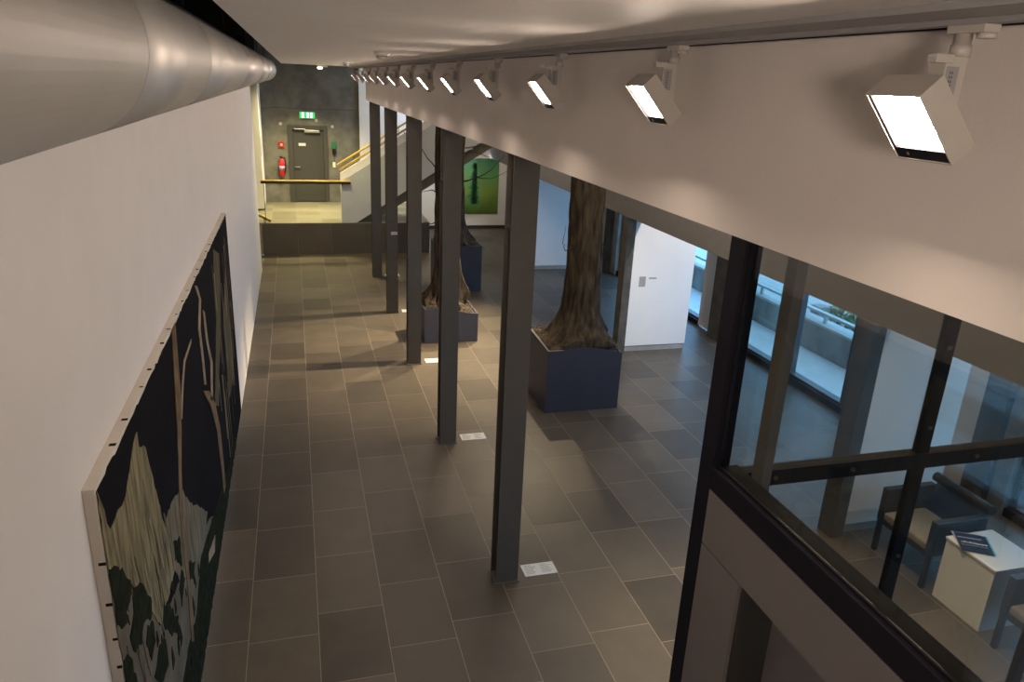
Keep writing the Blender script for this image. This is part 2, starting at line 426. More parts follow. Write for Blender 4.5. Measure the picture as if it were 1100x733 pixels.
# ------------------------------------------------------------------ track spotlights
NTH = ['nearest the camera, largest in view', 'second from the camera', 'third from the camera', 'fourth from the camera', 'fifth from the camera', 'sixth from the camera', 'seventh from the camera', 'eighth from the camera', 'ninth from the camera', 'tenth from the camera', 'eleventh from the camera', 'twelfth from the camera', 'thirteenth and farthest from the camera']
t = thing('lighting_track', (1.45, 8, 4.565), 'thin grey lighting track along the top of the white bulkhead', 'lighting track')
bx('track_profile', (1.432, 1.468, -1.9, 18.7, 4.566, 4.578), 'track', t)
bx('shadow_gap', (1.578, 1.5835, -1.9, 17.95, 4.574, 4.578), 'black', t)
YL0, DL = 1.468, 1.388
first = None
for k in range(13):
    y = YL0 + DL * k
    lb = 'pale grey square spotlight on the ceiling track, ' + NTH[k]
    if first is None:
        t = thing('track_spotlight', (1.45, y, 4.566), lb, 'spotlight', 'track spotlights along the bulkhead')
        bx('adapter', [(1.428, 1.472, y - .075, y + .03, 4.548, 4.566)], 'lampgrey', t, bev=.003)
        bm = bmesh.new(); tube(bm, [(1.45, y - .062, 4.548), (1.45, y - .062, 4.536)], .02, 20); obj('adapter_knob', bm, 'lampgrey', t)
        bm = bmesh.new(); tube(bm, [(1.45, y, 4.548), (1.45, y, 4.525), (1.45, y, 4.5249), (1.45, y, 4.50)], [.019, .019, .022, .022], 24); obj('neck', bm, 'lampgrey', t)
        bx('arm', (1.398, 1.455, y - .022, y + .026, 4.33, 4.50), 'lampgrey', t, bev=.002)
        bx('locking_block', (1.362, 1.41, y - .03, y - .002, 4.484, 4.503), 'lampgrey', t, bev=.002)
        bm = bmesh.new(); box(bm, 1.401, 1.436, y - .0226, y - .0222, 4.40, 4.478); obj('rating_label', bm, 'track', t)
        bm = bmesh.new()
        for q in range(7):
            z0 = 4.468 - q * .009
            box(bm, 1.412, 1.422, y - .0231, y - .0227, z0 - .0055, z0 - .004); box(bm, 1.412, 1.4137, y - .0231, y - .0227, z0 - .0055, z0); box(bm, 1.4182, 1.420, y - .0231, y - .0227, z0 - .0055, z0)
        obj('printed_text', bm, 'ink', t)
        # head: axes  e = along the face (down and away from the left wall), d = depth towards the back
        e = Vector((.663, 0, -.749)); d = Vector((.749, 0, .663))
        p0 = Vector((1.288, 0, 4.412))
        W, Lh, D = .168, .192, .068
        def P(u, v, s): return tuple(p0 + e * u + d * s + Vector((0, y - W / 2 + v, 0)))
        def slab(bm, u0, u1, v0, v1, s0, s1, mi=0):
            vs = [bm.verts.new(P(*q)) for q in ((u0, v0, s0), (u1, v0, s0), (u1, v1, s0), (u0, v1, s0), (u0, v0, s1), (u1, v0, s1), (u1, v1, s1), (u0, v1, s1))]
            for f in ((3, 2, 1, 0), (4, 5, 6, 7), (0, 1, 5, 4), (1, 2, 6, 5), (2, 3, 7, 6), (3, 0, 4, 7)):
                bm.faces.new([vs[i] for i in f]).material_index = mi
        th = .0035
        bm = bmesh.new()
        slab(bm, 0, Lh, 0, th, 0, D); slab(bm, 0, Lh, W - th, W, 0, D); slab(bm, 0, th, th, W - th, 0, D); slab(bm, Lh - th, Lh, th, W - th, 0, D); slab(bm, th, Lh - th, th, W - th, D - th, D)
        obj('housing', bm, 'lampgrey', t)
        bm = bmesh.new()
        slab(bm, Lh - .034, Lh - th, th, W - th, .003, .02)      # dark gear strip at the lower edge
        slab(bm, th, Lh - .034, W - .012, W - th, .003, .02)
        obj('bezel', bm, 'black', t)
        bm = bmesh.new(); slab(bm, Lh - .022, Lh - .014, W - .045, W - .040, .0015, .003); obj('bezel_screw', bm, 'alu', t)
        bm = bmesh.new(); slab(bm, th, Lh - .034, th, W - .012, .012, .016); obj('diffuser', bm, 'lamp', t)
        first = t
    else:
        dup(first, (1.45, y, 4.566), lb)

# ceiling devices
def disc(name, x, y, z, r, h, m, parent=None, n=40, bev=.6):
    bm = bmesh.new(); tube(bm, [(x, y, z), (x, y, z - h * .6), (x, y, z - h)], [r, r, r * bev], n); return obj(name, bm, m, parent)
for x, y, r, lb in ((.72, 6.62, .065, 'white round smoke detector on the ceiling, the nearer one'), (.84, 12.77, .055, 'grey round smoke detector on the ceiling, the farther one')):
    t = thing('smoke_detector', (x, y, 4.593), lb, 'smoke detector')
    disc('base', x, y, 4.593, r, .03, 'white', t); disc('sensor_head', x, y, 4.563, r * .7, .03, 'lampgrey', t)
t = thing('ceiling_emergency_light', (.66, 18.65, 4.593), 'small glowing emergency light at the far end of the ceiling', 'light')
bx('housing', (.56, .80, 18.6, 18.75, 4.55, 4.593), 'lampgrey', t, bev=.006); bx('lens', (.58, .68, 18.62, 18.73, 4.515, 4.549), 'emerg', t, bev=.006)

# ------------------------------------------------------------------ painting on the left wall
t = thing('wall_painting', (-.88, 6.1, .25), 'large dark landscape painting with ochre peaks and bare trunks on the left wall', 'painting')
Y0, Y1, Z0, Z1 = 2.945, 9.42, .25, 2.80
bx('stretcher', [(-.879, -.832, Y0, Y1, Z0, Z1)], 'canvas', t, bev=.002)
bm = bmesh.new()
edge = []
def layer(pts, x, mi, dep=.0025):
    pts = [(min(max(a, Y0), Y1), min(max(b, Z0), Z1)) for a, b in pts]
    try: prism(bm, pts, 0, x - dep, x, mi)
    except Exception: pass
rs = random.Random(3)
jag = []
y = Y0 + .012
while y < Y1: jag.append((y, Z1 - .012 - rs.uniform(0, .02))); y += rs.uniform(.03, .12)
lj = []; z = Z1 - .05
while z > Z0: lj.append((Y0 + .01 + rs.uniform(0, .018), z)); z -= rs.uniform(.03, .1)
layer([(Y0, Z0), (Y1, Z0), (Y1, Z1 - .01)] + jag[::-1] + lj, -.8295, 0)
def rough_poly(pts, amp, rs):
    out = []
    for i, p in enumerate(pts):
        q = pts[(i + 1) % len(pts)]; L = math.hypot(q[0] - p[0], q[1] - p[1]); n = max(1, int(L / .045))
        for k in range(n):
            f = k / n; out.append((p[0] + (q[0] - p[0]) * f + (rs.uniform(-amp, amp) if k else 0), p[1] + (q[1] - p[1]) * f + (rs.uniform(-amp, amp) if k else 0)))
    return out
PA = {
'streak1': (7, -.8272, [(7.802, 2.721), (8.303, 2.555), (8.125, 2.166), (7.822, 1.852), (7.358, 1.561), (7.127, 1.318), (6.850, 1.441), (7.295, 1.863), (7.532, 2.058), (7.614, 2.362)]),
'streak2': (7, -.8272, [(8.834, 2.282), (8.840, 1.871), (8.889, 1.366), (8.827, .984), (8.060, .971), (8.115, 1.388), (8.116, 1.814)]),
'ground': (3, -.8270, [(2.945, 2.402), (3.165, 2.204), (3.390, 1.946), (3.709, 1.520), (4.381, 1.341), (5.001, 1.026), (5.519, .996), (6.4, .62), (6.4, .26), (2.945, .26)]),
'peak2': (2, -.8255, [(4.104, 1.884), (4.248, 1.915), (4.494, 1.864), (4.779, 1.743), (4.926, 1.580), (5.086, 1.436), (5.261, 1.348), (5.504, 1.150), (5.731, .993), (5.271, .873), (4.461, 1.190), (4.234, 1.506), (4.178, 1.727)]),
'peak1': (1, -.8245, [(2.950, 2.79), (2.977, 2.735), (3.008, 2.670), (3.048, 2.550), (3.105, 2.543), (3.205, 2.550), (3.276, 2.527), (3.364, 2.526), (3.436, 2.569), (3.496, 2.589), (3.572, 2.633), (3.640, 2.663), (3.731, 2.677), (3.732, 2.595), (3.872, 2.518), (3.935, 2.338), (4.001, 2.146), (4.058, 1.965), (4.165, 1.798), (4.224, 1.654), (4.234, 1.506), (3.709, 1.520), (3.390, 1.946), (3.174, 2.219), (2.948, 2.423)]),
'bush': (4, -.8238, [(5.184, .933), (6.141, .761), (7.943, .421), (8.457, .418), (8.4, .27), (4.5, .27), (4.2, .588), (3.977, .8), (4.377, .816), (4.777, .751)]),
}
blobs = [[(2.945, 2.416), (3.027, 2.387), (3.137, 2.299), (3.174, 2.219), (3.250, 2.120), (3.181, 2.084), (3.094, 2.088), (3.126, 1.996), (3.001, 2.077), (2.945, 2.2)],
 [(3.250, 2.120), (3.457, 1.966), (3.568, 1.786), (3.525, 1.721), (3.360, 1.817), (3.271, 1.761), (3.154, 1.816), (3.099, 1.953), (3.216, 1.990)],
 [(3.428, 1.750), (3.548, 1.665), (3.539, 1.558), (3.408, 1.545), (3.340, 1.702)], [(3.609, 1.472), (3.757, 1.387), (3.752, 1.212), (3.538, 1.271), (3.418, 1.434)],
 [(3.825, 1.588), (3.937, 1.474), (4.158, 1.213), (4.050, 1.183), (3.888, 1.319), (3.753, 1.524)], [(4.273, 1.677), (4.472, 1.589), (4.449, 1.382), (4.261, 1.544)],
 [(4.410, 1.380), (4.506, 1.250), (4.297, 1.178), (4.278, 1.327)], [(2.960, 1.942), (3.054, 1.881), (3.111, 1.670), (2.946, 1.833)], [(4.085, 1.528), (4.157, 1.447), (4.077, 1.450), (4.001, 1.521)],
 [(4.618, 1.263), (4.922, 1.081), (4.810, 1.029), (4.596, 1.153)]]
for nme, (mi, x, pts) in PA.items(): layer(rough_poly(pts, .012, rs), x, mi)
for b in blobs: layer(rough_poly(b, .022, rs), -.8235, 4)
trunks = [(5, [(5.0, 2.79), (4.886, 2.429), (4.806, 2.168), (4.693, 1.939), (4.568, 1.719), (4.547, 1.435), (4.538, 1.132), (4.466, .766), (4.549, .702), (4.632, 1.062), (4.667, 1.354), (4.673, 1.655), (4.788, 1.887), (4.948, 2.101), (5.075, 2.351), (5.16, 2.79)]),
 (6, [(5.775, 2.469), (5.351, 2.455), (5.149, 2.34), (4.955, 2.18), (5.024, 2.15), (5.212, 2.315), (5.395, 2.425), (5.76, 2.44)]),
 (6, [(6.231, 2.763), (6.414, 2.596), (6.204, 2.410), (6.238, 2.144), (6.241, 1.904), (6.352, 1.859), (6.363, 2.097), (6.326, 2.370), (6.527, 2.564), (6.380, 2.719)]),
 (6, [(6.597, 2.449), (6.589, 2.186), (6.756, 1.901), (6.557, 1.622), (6.681, 1.568), (6.904, 1.845), (6.728, 2.139), (6.683, 2.399)]),
 (5, [(6.130, 1.895), (6.516, 1.581), (6.766, 1.229), (6.841, .772), (6.853, .504), (7.031, .491), (7.045, .793), (7.025, 1.147), (6.809, 1.492), (6.486, 1.746)]),
 (6, [(5.55, .72), (6.0, .60), (5.9, .50), (5.5, .66)])]
for i in range(46):                                    # palette-knife strokes on the near peak
    y = rs.uniform(3.0, 4.15); zt = 2.62 - abs(y - 3.7) * 1.1 if y > 3.7 else 2.45
    z = rs.uniform(1.75, max(1.8, zt - .15)); L = rs.uniform(.12, .35); wv = rs.uniform(.006, .02)
    layer([(y, z), (y + wv, z - .02), (y + wv + .05, z - L), (y + .045, z - L - .02)], -.8236, rs.choice([7, 2, 3]), .003)
for i in range(30):                                    # thin vertical streaks at the far right
    y = rs.uniform(7.2, 9.2); z = rs.uniform(1.2, 2.7); L = rs.uniform(.3, 1.0); wv = rs.uniform(.01, .05)
    layer([(y, z), (y + wv, z - .02), (y + wv, z - L), (y, z - L)], -.8262, rs.choice([7, 7, 6]), .002)
for i in range(40):                                    # small dark shrubs scattered over the ground
    y = rs.uniform(3.0, 5.6); z = rs.uniform(.4, 1.75 - (y - 3) * .35); q = rs.uniform(.02, .08)
    layer(rough_poly([(y - q * .5, z - q), (y + q * .6, z - q * .8), (y + q * .4, z + q * .3), (y, z + q * 1.3), (y - q * .5, z + q * .4)], q * .25, rs), -.8232, 4)
for mi, pts in trunks: layer(pts, -.8225, mi, .004)
# drips running over the near edge
for i in range(11):
    z = Z1 - .35 - i * .17 - rs.uniform(0, .06)
    box(bm, -.86 + rs.uniform(0, .012), -.831, Y0 - .0012, Y0, z, z + rs.uniform(.008, .02), mi=4)
for i in range(14):
    y = Y0 + .3 + i * .33 + rs.uniform(0, .15)
    box(bm, -.862 + rs.uniform(0, .02), -.831, y, y + rs.uniform(.008, .03), Z1, Z1 + .0012, mi=4)
obj('painted_canvas', bm, ['p_navy', 'p_rock', 'p_rock2', 'p_ground', 'p_tree', 'p_trunk', 'p_pale', 'p_streak'], t)

# green painting on the far wall
def green_mat():
    m, nt, out = new_mat('green gradient print')
    b = nt.nodes.new('ShaderNodeBsdfPrincipled'); b.inputs['Roughness'].default_value = .35
    tc = nt.nodes.new('ShaderNodeTexCoord'); sp = nt.nodes.new('ShaderNodeSeparateXYZ'); nt.links.new(tc.outputs['Object'], sp.inputs[0])
    n = nt.nodes.new('ShaderNodeTexNoise'); n.inputs['Scale'].default_value = 2.2; n.inputs['Detail'].default_value = 3; nt.links.new(tc.outputs['Object'], n.inputs['Vector'])
    mr = nt.nodes.new('ShaderNodeMapRange'); mr.inputs['From Min'].default_value = -.2; mr.inputs['From Max'].default_value = 1.75
    nt.links.new(sp.outputs['Z'], mr.inputs['Value'])
    ad = nt.nodes.new('ShaderNodeMath'); ad.operation = 'MULTIPLY_ADD'; ad.inputs[1].default_value = .35; ad.inputs[2].default_value = -.17
    nt.links.new(n.outputs['Fac'], ad.inputs[0])
    a2 = nt.nodes.new('ShaderNodeMath'); nt.links.new(mr.outputs[0], a2.inputs[0]); nt.links.new(ad.outputs[0], a2.inputs[1])
    r = nt.nodes.new('ShaderNodeValToRGB'); el = r.color_ramp.elements
    el[0].position = .1; el[0].color = (.05, .10, .012, 1); el[1].position = 1; el[1].color = (.035, .16, .10, 1)
    e = el.new(.45); e.color = (.20, .31, .07, 1); e = el.new(.75); e.color = (.12, .30, .11, 1)
    nt.links.new(a2.outputs[0], r.inputs['Fac']); nt.links.new(r.outputs['Color'], b.inputs['Base Color']); nt.links.new(b.outputs[0], out.inputs[0]); return m
M['greenart'] = green_mat()
M['greendark'] = mat('dark green tree print', (.05, .19, .07), .4, var=.35, scale=9)  # darker green of the tree shape in the picture
t = thing('wall_painting', (5.25, 22.95, .48), 'green painting with a blurred tree shape on the far white wall', 'painting')
bx('canvas', (4.45, 6.06, 22.90, 22.95, .48, 2.17), 'greenart', t, bev=.003)
bm = bmesh.new()
for i in range(26):
    z = .75 + i * .05; wd = .30 * (1 - i / 30) * (.6 + .4 * math.sin(i * 2.1) ** 2) + .03
    prism(bm, [(5.3 - wd + .04 * math.sin(i), z), (5.3 + wd * .8, z - .03), (5.3 + .05, z + .07), (5.3 - .05, z + .08)], 1, 22.8985, 22.8995)
obj('tree_shape', bm, 'greendark', t)

# ------------------------------------------------------------------ far door and fittings
t = thing('door_1', (.36, 23, .81), '', ''); del t['label'], t['category']; t['kind'] = 'structure'
bx('door_frame', [(-.20, -.06, 22.975, 23.12, .81, 3.0), (.80, .92, 22.975, 23.12, .81, 3.0), (-.06, .80, 22.975, 23.12, 2.88, 3.0)], 'doorgrey', t, bev=.004)
lf = bx('door_leaf', [(-.055, .795, 23.04, 23.09, .82, 2.875), (-.055, .045, 23.03, 23.04, .82, 2.875), (.715, .795, 23.03, 23.04, .82, 2.875), (.045, .715, 23.03, 23.04, .82, .96)], 'doorgrey', t)
bm = bmesh.new(); tube(bm, [(-.02, 23.03, 1.83), (-.02, 22.98, 1.83), (.12, 22.98, 1.83)], .011, 10); obj('handle', bm, 'alu', lf)
bx('door_plate', (.10, .30, 23.022, 23.03, 2.42, 2.50), 'paper', lf)
bx('door_closer', [(.28, .70, 22.95, 23.03, 2.80, 2.87), (.0, .30, 22.94, 22.96, 2.885, 2.90)], 'alu', lf, bev=.004)
t = thing('exit_sign', (.37, 23, 3.2), 'glowing green and white exit sign above the far door', 'sign')
bx('sign_box', (.16, .58, 22.93, 23.0, 3.19, 3.37), 'white', t, bev=.004)
bx('sign_face', (.165, .575, 22.925, 22.93, 3.20, 3.36), 'exitg', t)
bm = bmesh.new()
box(bm, .225, .285, 22.9225, 22.925, 3.215, 3.345); box(bm, .36, .41, 22.9225, 22.925, 3.215, 3.345); box(bm, .455, .515, 22.9225, 22.925, 3.215, 3.345)
obj('pictogram', bm, 'exitw', t)
t = thing('fire_extinguisher', (-.39, 22.9, 1.55), 'red fire extinguisher hanging on the concrete wall left of the door', 'fire extinguisher')
bm = bmesh.new(); tube(bm, [(-.39, 22.90, 1.56), (-.39, 22.90, 1.58), (-.39, 22.90, 1.98), (-.39, 22.90, 2.04), (-.39, 22.90, 2.07)], [.06, .08, .08, .05, .03], 28); obj('cylinder', bm, 'red', t, smooth=False)
bm = bmesh.new(); tube(bm, [(-.39, 22.90, 1.76), (-.39, 22.90, 1.86)], .0812, 28); obj('label_band', bm, 'lilac', t)
bx('valve', [(-.41, -.37, 22.87, 22.93, 2.07, 2.10), (-.45, -.37, 22.885, 22.915, 2.10, 2.125)], 'black', t)
bm = bmesh.new(); tube(bm, [(-.37, 22.89, 2.09), (-.31, 22.88, 2.10), (-.285, 22.88, 2.0), (-.29, 22.88, 1.78), (-.31, 22.88, 1.66)], .014, 10); obj('hose', bm, 'black', t)
bx('wall_bracket', (-.42, -.36, 22.98, 23.0, 1.6, 2.1), 'black', t)
t = thing('fire_alarm_button', (-.37, 23, 2.38), 'red fire alarm call point above the extinguisher', 'alarm')
bx('box', (-.45, -.30, 22.95, 23, 2.37, 2.53), 'red', t, bev=.006); bx('button', (-.405, -.345, 22.945, 22.95, 2.42, 2.48), 'lampgrey', t)
t = thing('door_release_box', (1.08, 23, 2.25), 'green emergency release box on the wall right of the far door', 'switch box')
bx('box', (1.03, 1.15, 22.95, 23, 2.36, 2.56), 'green', t, bev=.006); bx('lower_box', (1.04, 1.14, 22.94, 23, 2.2, 2.345), 'black', t, bev=.006)
bm = bmesh.new(); tube(bm, [(1.09, 22.985, 2.2), (1.09, 22.985, 1.985)], .006, 8); obj('conduit', bm, 'bronze', t)
t = thing('light_switch', (1.08, 23, 1.85), 'white double light switch right of the far door', 'switch')
bx('plate', (1.04, 1.12, 22.985, 23, 1.82, 1.98), 'white', t, bev=.003); bx('rocker', [(1.05, 1.11, 22.978, 22.985, 1.83, 1.895), (1.05, 1.11, 22.978, 22.985, 1.905, 1.97)], 'white', t)
for x, z, lb in ((-.37, 3.02, 'left of the door head'), (.62, 3.14, 'below the right end of the exit sign'), (1.06, 2.98, 'right of the door head')):
    bm = bmesh.new(); tube(bm, [(x, 23.0, z), (x, 22.985, z), (x, 22.98, z)], [.045, .045, .038], 24)
    tag(obj('junction_cover', bm, 'lampgrey'), 'pale round junction cover on the concrete wall, ' + lb, 'cover', 'junction covers')
tag(bx('wall_label', (-.8795, -.874, 21.6, 21.95, 2.25, 2.75), 'track'), 'grey notice on the narrow white wall at the left of the far door', 'label')

# ------------------------------------------------------------------ landing guard rail and stairs
t = thing('guard_rail', (.2, 19.66, .81), 'yellow wooden guard rail along the front of the raised landing', 'handrail')
bx('handrail', (-.86, 1.31, 19.555, 19.612, 1.85, 1.885), 'wood', t, bev=.008)
bx('flat_bar', (-.86, 1.31, 19.563, 19.605, 1.795, 1.849), 'bronze', t)
bx('post', (-.80, -.785, 19.59, 19.605, .811, 1.795), 'bronze', t)
bx('bracket', (1.085, 1.12, 19.58, 19.618, 1.76, 1.795), 'bronze', t)
t = thing('handrail', (-.75, 19.66, .81), 'short end of a wooden handrail at the left of the landing', 'handrail')
bm = bmesh.new(); tube(bm, [(-1.3, 19.70, 1.2), (-.66, 19.70, .86)], .028, 12); obj('rail', bm, 'wood', t)
bm = bmesh.new(); tube(bm, [(-1.3, 19.70, 1.165), (-.68, 19.70, .835)], .018, 12); tube(bm, [(-.83, 19.70, .9), (-.83, 19.70, .811)], .012, 8); obj('flat_bar', bm, 'bronze', t)

t = thing('staircase', (1.1, 20.2, .81), 'staircase with grey side panel and yellow handrails rising right from the landing', 'staircase')
sl = .62; XE = 5.2
def tz(x, b): return b + sl * (x - 1.08)
prism_bm = bmesh.new()
prism(prism_bm, [(1.08, .812), (1.45, .812), (XE, .812 + .648 * (XE - 1.45)), (XE, tz(XE, 1.86)), (1.08, 1.86)], 1, 19.622, 19.72); obj('side_panel', prism_bm, 'stair', t)
bm = bmesh.new(); prism(bm, [(1.07, .812), (1.45, .812), (XE, .812 + .648 * (XE - 1.45)), (XE, tz(XE, 2.05)), (1.07, 2.05)], 1, 19.725, 19.83); obj('parapet', bm, 'wall', t)
bm = bmesh.new()
pts = [(1.5, .812)]
n = 13
for i in range(n): pts += [(1.5 + i * .275, .812 + (i + 1) * .1705), (1.5 + (i + 1) * .275, .812 + (i + 1) * .1705)]
pts += [(1.5 + n * .275, .812 + n * .1705 - .25), (1.9, .812)]
prism(bm, pts, 1, 19.84, 20.9); obj('steps', bm, 'yellowtile', t)
for yy, nm in ((19.78, 'near'), (20.9, 'far')):
    bm = bmesh.new(); tube(bm, [(1.05, yy, 2.12), (XE, yy, tz(XE, 2.12 + .02))], .028, 14); h = obj('handrail', bm, 'wood', t)
    bm = bmesh.new()
    for x in (1.5, 2.7, 3.9, 5.0):
        z = tz(x, 2.12)
        if yy < 20: tube(bm, [(x, yy, z - .02), (x + .02, yy, z - .12)], .014, 8)
        else: tube(bm, [(x, yy, z - .02), (x, yy, z - 1.05)], .012, 8)
    obj('bracket', bm, 'bronze', h)

# ------------------------------------------------------------------ tree plinths and trees
def plinth(x0, x1, y0, y1, htop, label):
    """box with a hand-cut wavy upper edge; htop(u, v) = rim height, soil heaped inside"""
    t = thing('tree_plinth', ((x0 + x1) / 2, (y0 + y1) / 2, 0), label, 'plinth', 'navy tree plinths')
    n = 14
    bm = bmesh.new()
    ring = []
    for i in range(n): ring.append((i / n, 0))
    for i in range(n): ring.append((1, i / n))
    for i in range(n): ring.append((1 - i / n, 1))
    for i in range(n): ring.append((0, 1 - i / n))
    lo = [bm.verts.new((x0 + (x1 - x0) * u, y0 + (y1 - y0) * v, 0.0)) for u, v in ring]
    hi = [bm.verts.new((x0 + (x1 - x0) * u, y0 + (y1 - y0) * v, htop(u, v))) for u, v in ring]
    k = len(ring); q = .03
    ins = [bm.verts.new((x0 + q + (x1 - x0 - 2 * q) * u, y0 + q + (y1 - y0 - 2 * q) * v, htop(u, v))) for u, v in ring]
    inl = [bm.verts.new((x0 + q + (x1 - x0 - 2 * q) * u, y0 + q + (y1 - y0 - 2 * q) * v, .3)) for u, v in ring]
    for a, b in ((lo, hi), (hi, ins), (ins, inl)):
        for i in range(k): bm.faces.new([a[i], a[(i + 1) % k], b[(i + 1) % k], b[i]])
    bm.faces.new(lo[::-1]); bm.faces.new(inl)
    obj('casing', bm, 'plinth', t)
    bm = bmesh.new(); g = 26; V = []
    for i in range(g + 1):
        for j in range(g + 1):
            u, v = i / g, j / g
            e = min(u, 1 - u, v, 1 - v)
            z = htop(u, v) - .015 + .10 * min(1, e * 4) + .03 * noise.noise(Vector((u * 9 + x0, v * 9, 1))) + .02 * noise.noise(Vector((u * 23, v * 23, y0)))
            if e == 0: z = htop(u, v) - .02
            V.append(bm.verts.new((x0 + .031 + (x1 - x0 - .062) * u, y0 + .031 + (y1 - y0 - .062) * v, z)))
    for i in range(g):
        for j in range(g): bm.faces.new([V[i * (g + 1) + j], V[(i + 1) * (g + 1) + j], V[(i + 1) * (g + 1) + j + 1], V[i * (g + 1) + j + 1]])
    rs = random.Random(int(x0 * 50))
    for i in range(260):
        u, v = rs.uniform(.03, .97), rs.uniform(.03, .97); e = min(u, 1 - u, v, 1 - v)
        c = Vector((x0 + (x1 - x0) * u, y0 + (y1 - y0) * v, htop(u, v) + .10 * min(1, e * 4)))
        d = Vector((rs.uniform(-1, 1), rs.uniform(-1, 1), rs.uniform(-.2, .3))).normalized() * rs.uniform(.015, .05); s = d.orthogonal().normalized() * rs.uniform(.005, .012)
        c.x = min(max(c.x, x0 + .06), x1 - .06); c.y = min(max(c.y, y0 + .06), y1 - .06)
        bm.faces.new([bm.verts.new(c - d - s), bm.verts.new(c + d - s), bm.verts.new(c + d + s), bm.verts.new(c - d + s)])
    s = obj('mulch', bm, 'soil', t); s['kind'] = 'stuff'
    return t

def tree(cx, cy, zb, r0, ztop, rect, lobes, seed, label, twigs, lean=(0, 0), flare=1.6, fh=.22):
    t = thing('bare_tree', (cx, cy, zb), label, 'tree', 'tree trunks on plinths')
    bm = bmesh.new(); NA, NZ = 120, 110; rings = []
    so = seed * 13.7
    for j in range(NZ + 1):
        f = j / NZ; z = zb + (ztop - zb) * f ** 1.6
        h = z - zb; ring = []
        ax, ay = cx + lean[0] * h + .03 * math.sin(h * 1.3 + seed), cy + lean[1] * h + .03 * math.cos(h * 1.1 + seed)
        for i in range(NA):
            a = 2 * math.pi * i / NA
            lb = sum(max(0, math.cos((a - p) / 2)) ** pw * am for p, pw, am in lobes)
            fl = math.exp(-h / fh)
            r = r0 * (1 - .05 * h) * (1 + flare * fl * lb + .09 * math.exp(-h / .7) * lb)
            v = Vector((math.cos(a) * 3.2, math.sin(a) * 3.2, h * 1.1 + so))
            r += .012 * abs(noise.noise(Vector((math.cos(a) * 14, math.sin(a) * 14, h * .8 + so)))) * 2 + .5 * r0 * fl * noise.noise(Vector((math.cos(a) * 6, math.sin(a) * 6, h * 2 + so))) + .024 * noise.noise(v) + .022 * noise.noise(Vector((math.cos(a) * 9, math.sin(a) * 9, h * 2.3 + so))) + .022 * abs(noise.noise(Vector((math.cos(a) * 19, math.sin(a) * 19, h * 3 + so))))
            x, y = ax + r * math.cos(a), ay + r * math.sin(a)
            if h < .5:
                x = min(max(x, rect[0] + .04), rect[1] - .04); y = min(max(y, rect[2] + .04), rect[3] - .04)
            zz = z + .03 * fl * noise.noise(Vector((x * 7, y * 7, so)))
            ring.append(bm.verts.new((x, y, zz)))
        rings.append(ring)
    for a, b in zip(rings, rings[1:]):
        for i in range(NA):
            f = bm.faces.new([a[i], a[(i + 1) % NA], b[(i + 1) % NA], b[i]]); f.smooth = True
    bm.faces.new(rings[-1]); bm.faces.new(rings[0][::-1])
    obj('trunk', bm, 'bark', t)
    # burls
    for pts, rad in twigs:
        bm = bmesh.new()
        P0 = [Vector(p) for p in pts]; fine = []
        for a, b in zip(P0, P0[1:]):
            for k in range(4): fine.append(a.lerp(b, k / 4) + Vector((noise.noise(a * 3 + Vector((k, 0, 0))), noise.noise(a * 5 + Vector((0, k, 0))), noise.noise(a * 4 + Vector((0, 0, k))))) * .02 * (1 if fine else 0))
        fine.append(P0[-1])
        tube(bm, fine, [rad * (1 - .75 * i / (len(fine) - 1)) for i in range(len(fine))], 7)
        obj('branch', bm, 'twig', t)
    return t

# near tree
def h1(u, v): return .90 + .07 * math.sin(math.pi * min(1, max(0, u))) * (1 - v) + .05 * v + (.03 if u < .2 else 0) * (1 - u * 5) - .045 * u * (1 - v)
plinth(3.22, 4.33, 9.15, 10.15, h1, 'navy plinth with wavy top edge carrying the near tree')
tree(3.80, 9.62, .93, .235, 4.59, (3.22, 4.33, 9.15, 10.15), [(-.3, 22, 1.1), (.6, 30, .6), (1.4, 24, .7), (2.6, 26, .9), (3.5, 40, .8), (4.2, 30, .9), (5.1, 30, 1.0), (5.6, 60, .5)], 1,
     'thick brown bare tree trunk nearest the camera, rooted on the wavy navy plinth',
     [([(3.60, 9.55, 2.30), (3.50, 9.5, 2.26), (3.44, 9.45, 2.38), (3.45, 9.43, 2.62)], .008), ([(3.6, 9.6, 3.35), (3.45, 9.55, 3.42), (3.34, 9.5, 3.52)], .006), ([(4.03, 9.6, 2.2), (4.14, 9.6, 2.4), (4.2, 9.62, 2.62)], .005), ([(3.8, 9.85, 3.7), (3.9, 10.2, 4.0)], .012)],
     lean=(.004, 0))
def h2(u, v): return .62 - .06 * u + .04 * math.sin(u * 5)
plinth(2.03, 2.98, 12.32, 13.28, h2, 'low navy plinth half hidden by the second steel column')
tree(2.50, 12.85, .62, .20, 4.59, (2.03, 2.98, 12.32, 13.28), [(-.7, 14, 1.3), (.5, 30, .9), (1.5, 24, .8), (2.4, 28, .9), (3.5, 30, .9), (4.4, 40, .9), (4.9, 40, .7)], 2,
     'bare tree trunk left of the second steel column, roots spread over the low plinth',
     [([(2.34, 12.8, 2.55), (2.2, 12.75, 2.62), (2.0, 12.6, 2.6)], .014), ([(2.33, 12.8, 2.1), (2.2, 12.7, 2.04), (2.02, 12.6, 2.12)], .013), ([(2.34, 12.8, 2.9), (2.1, 12.9, 3.2), (1.95, 12.9, 3.5)], .012), ([(2.34, 12.8, 1.75), (2.24, 12.75, 1.78), (2.2, 12.75, 1.70)], .008), ([(2.6, 12.9, 3.2), (2.9, 13.0, 3.25), (3.3, 13.1, 3.15)], .012)],
     flare=2.0, fh=.26)
def h3(u, v): return 1.01
plinth(2.86, 3.82, 15.62, 16.6, h3, 'tall navy plinth farthest back, right of the second steel column')
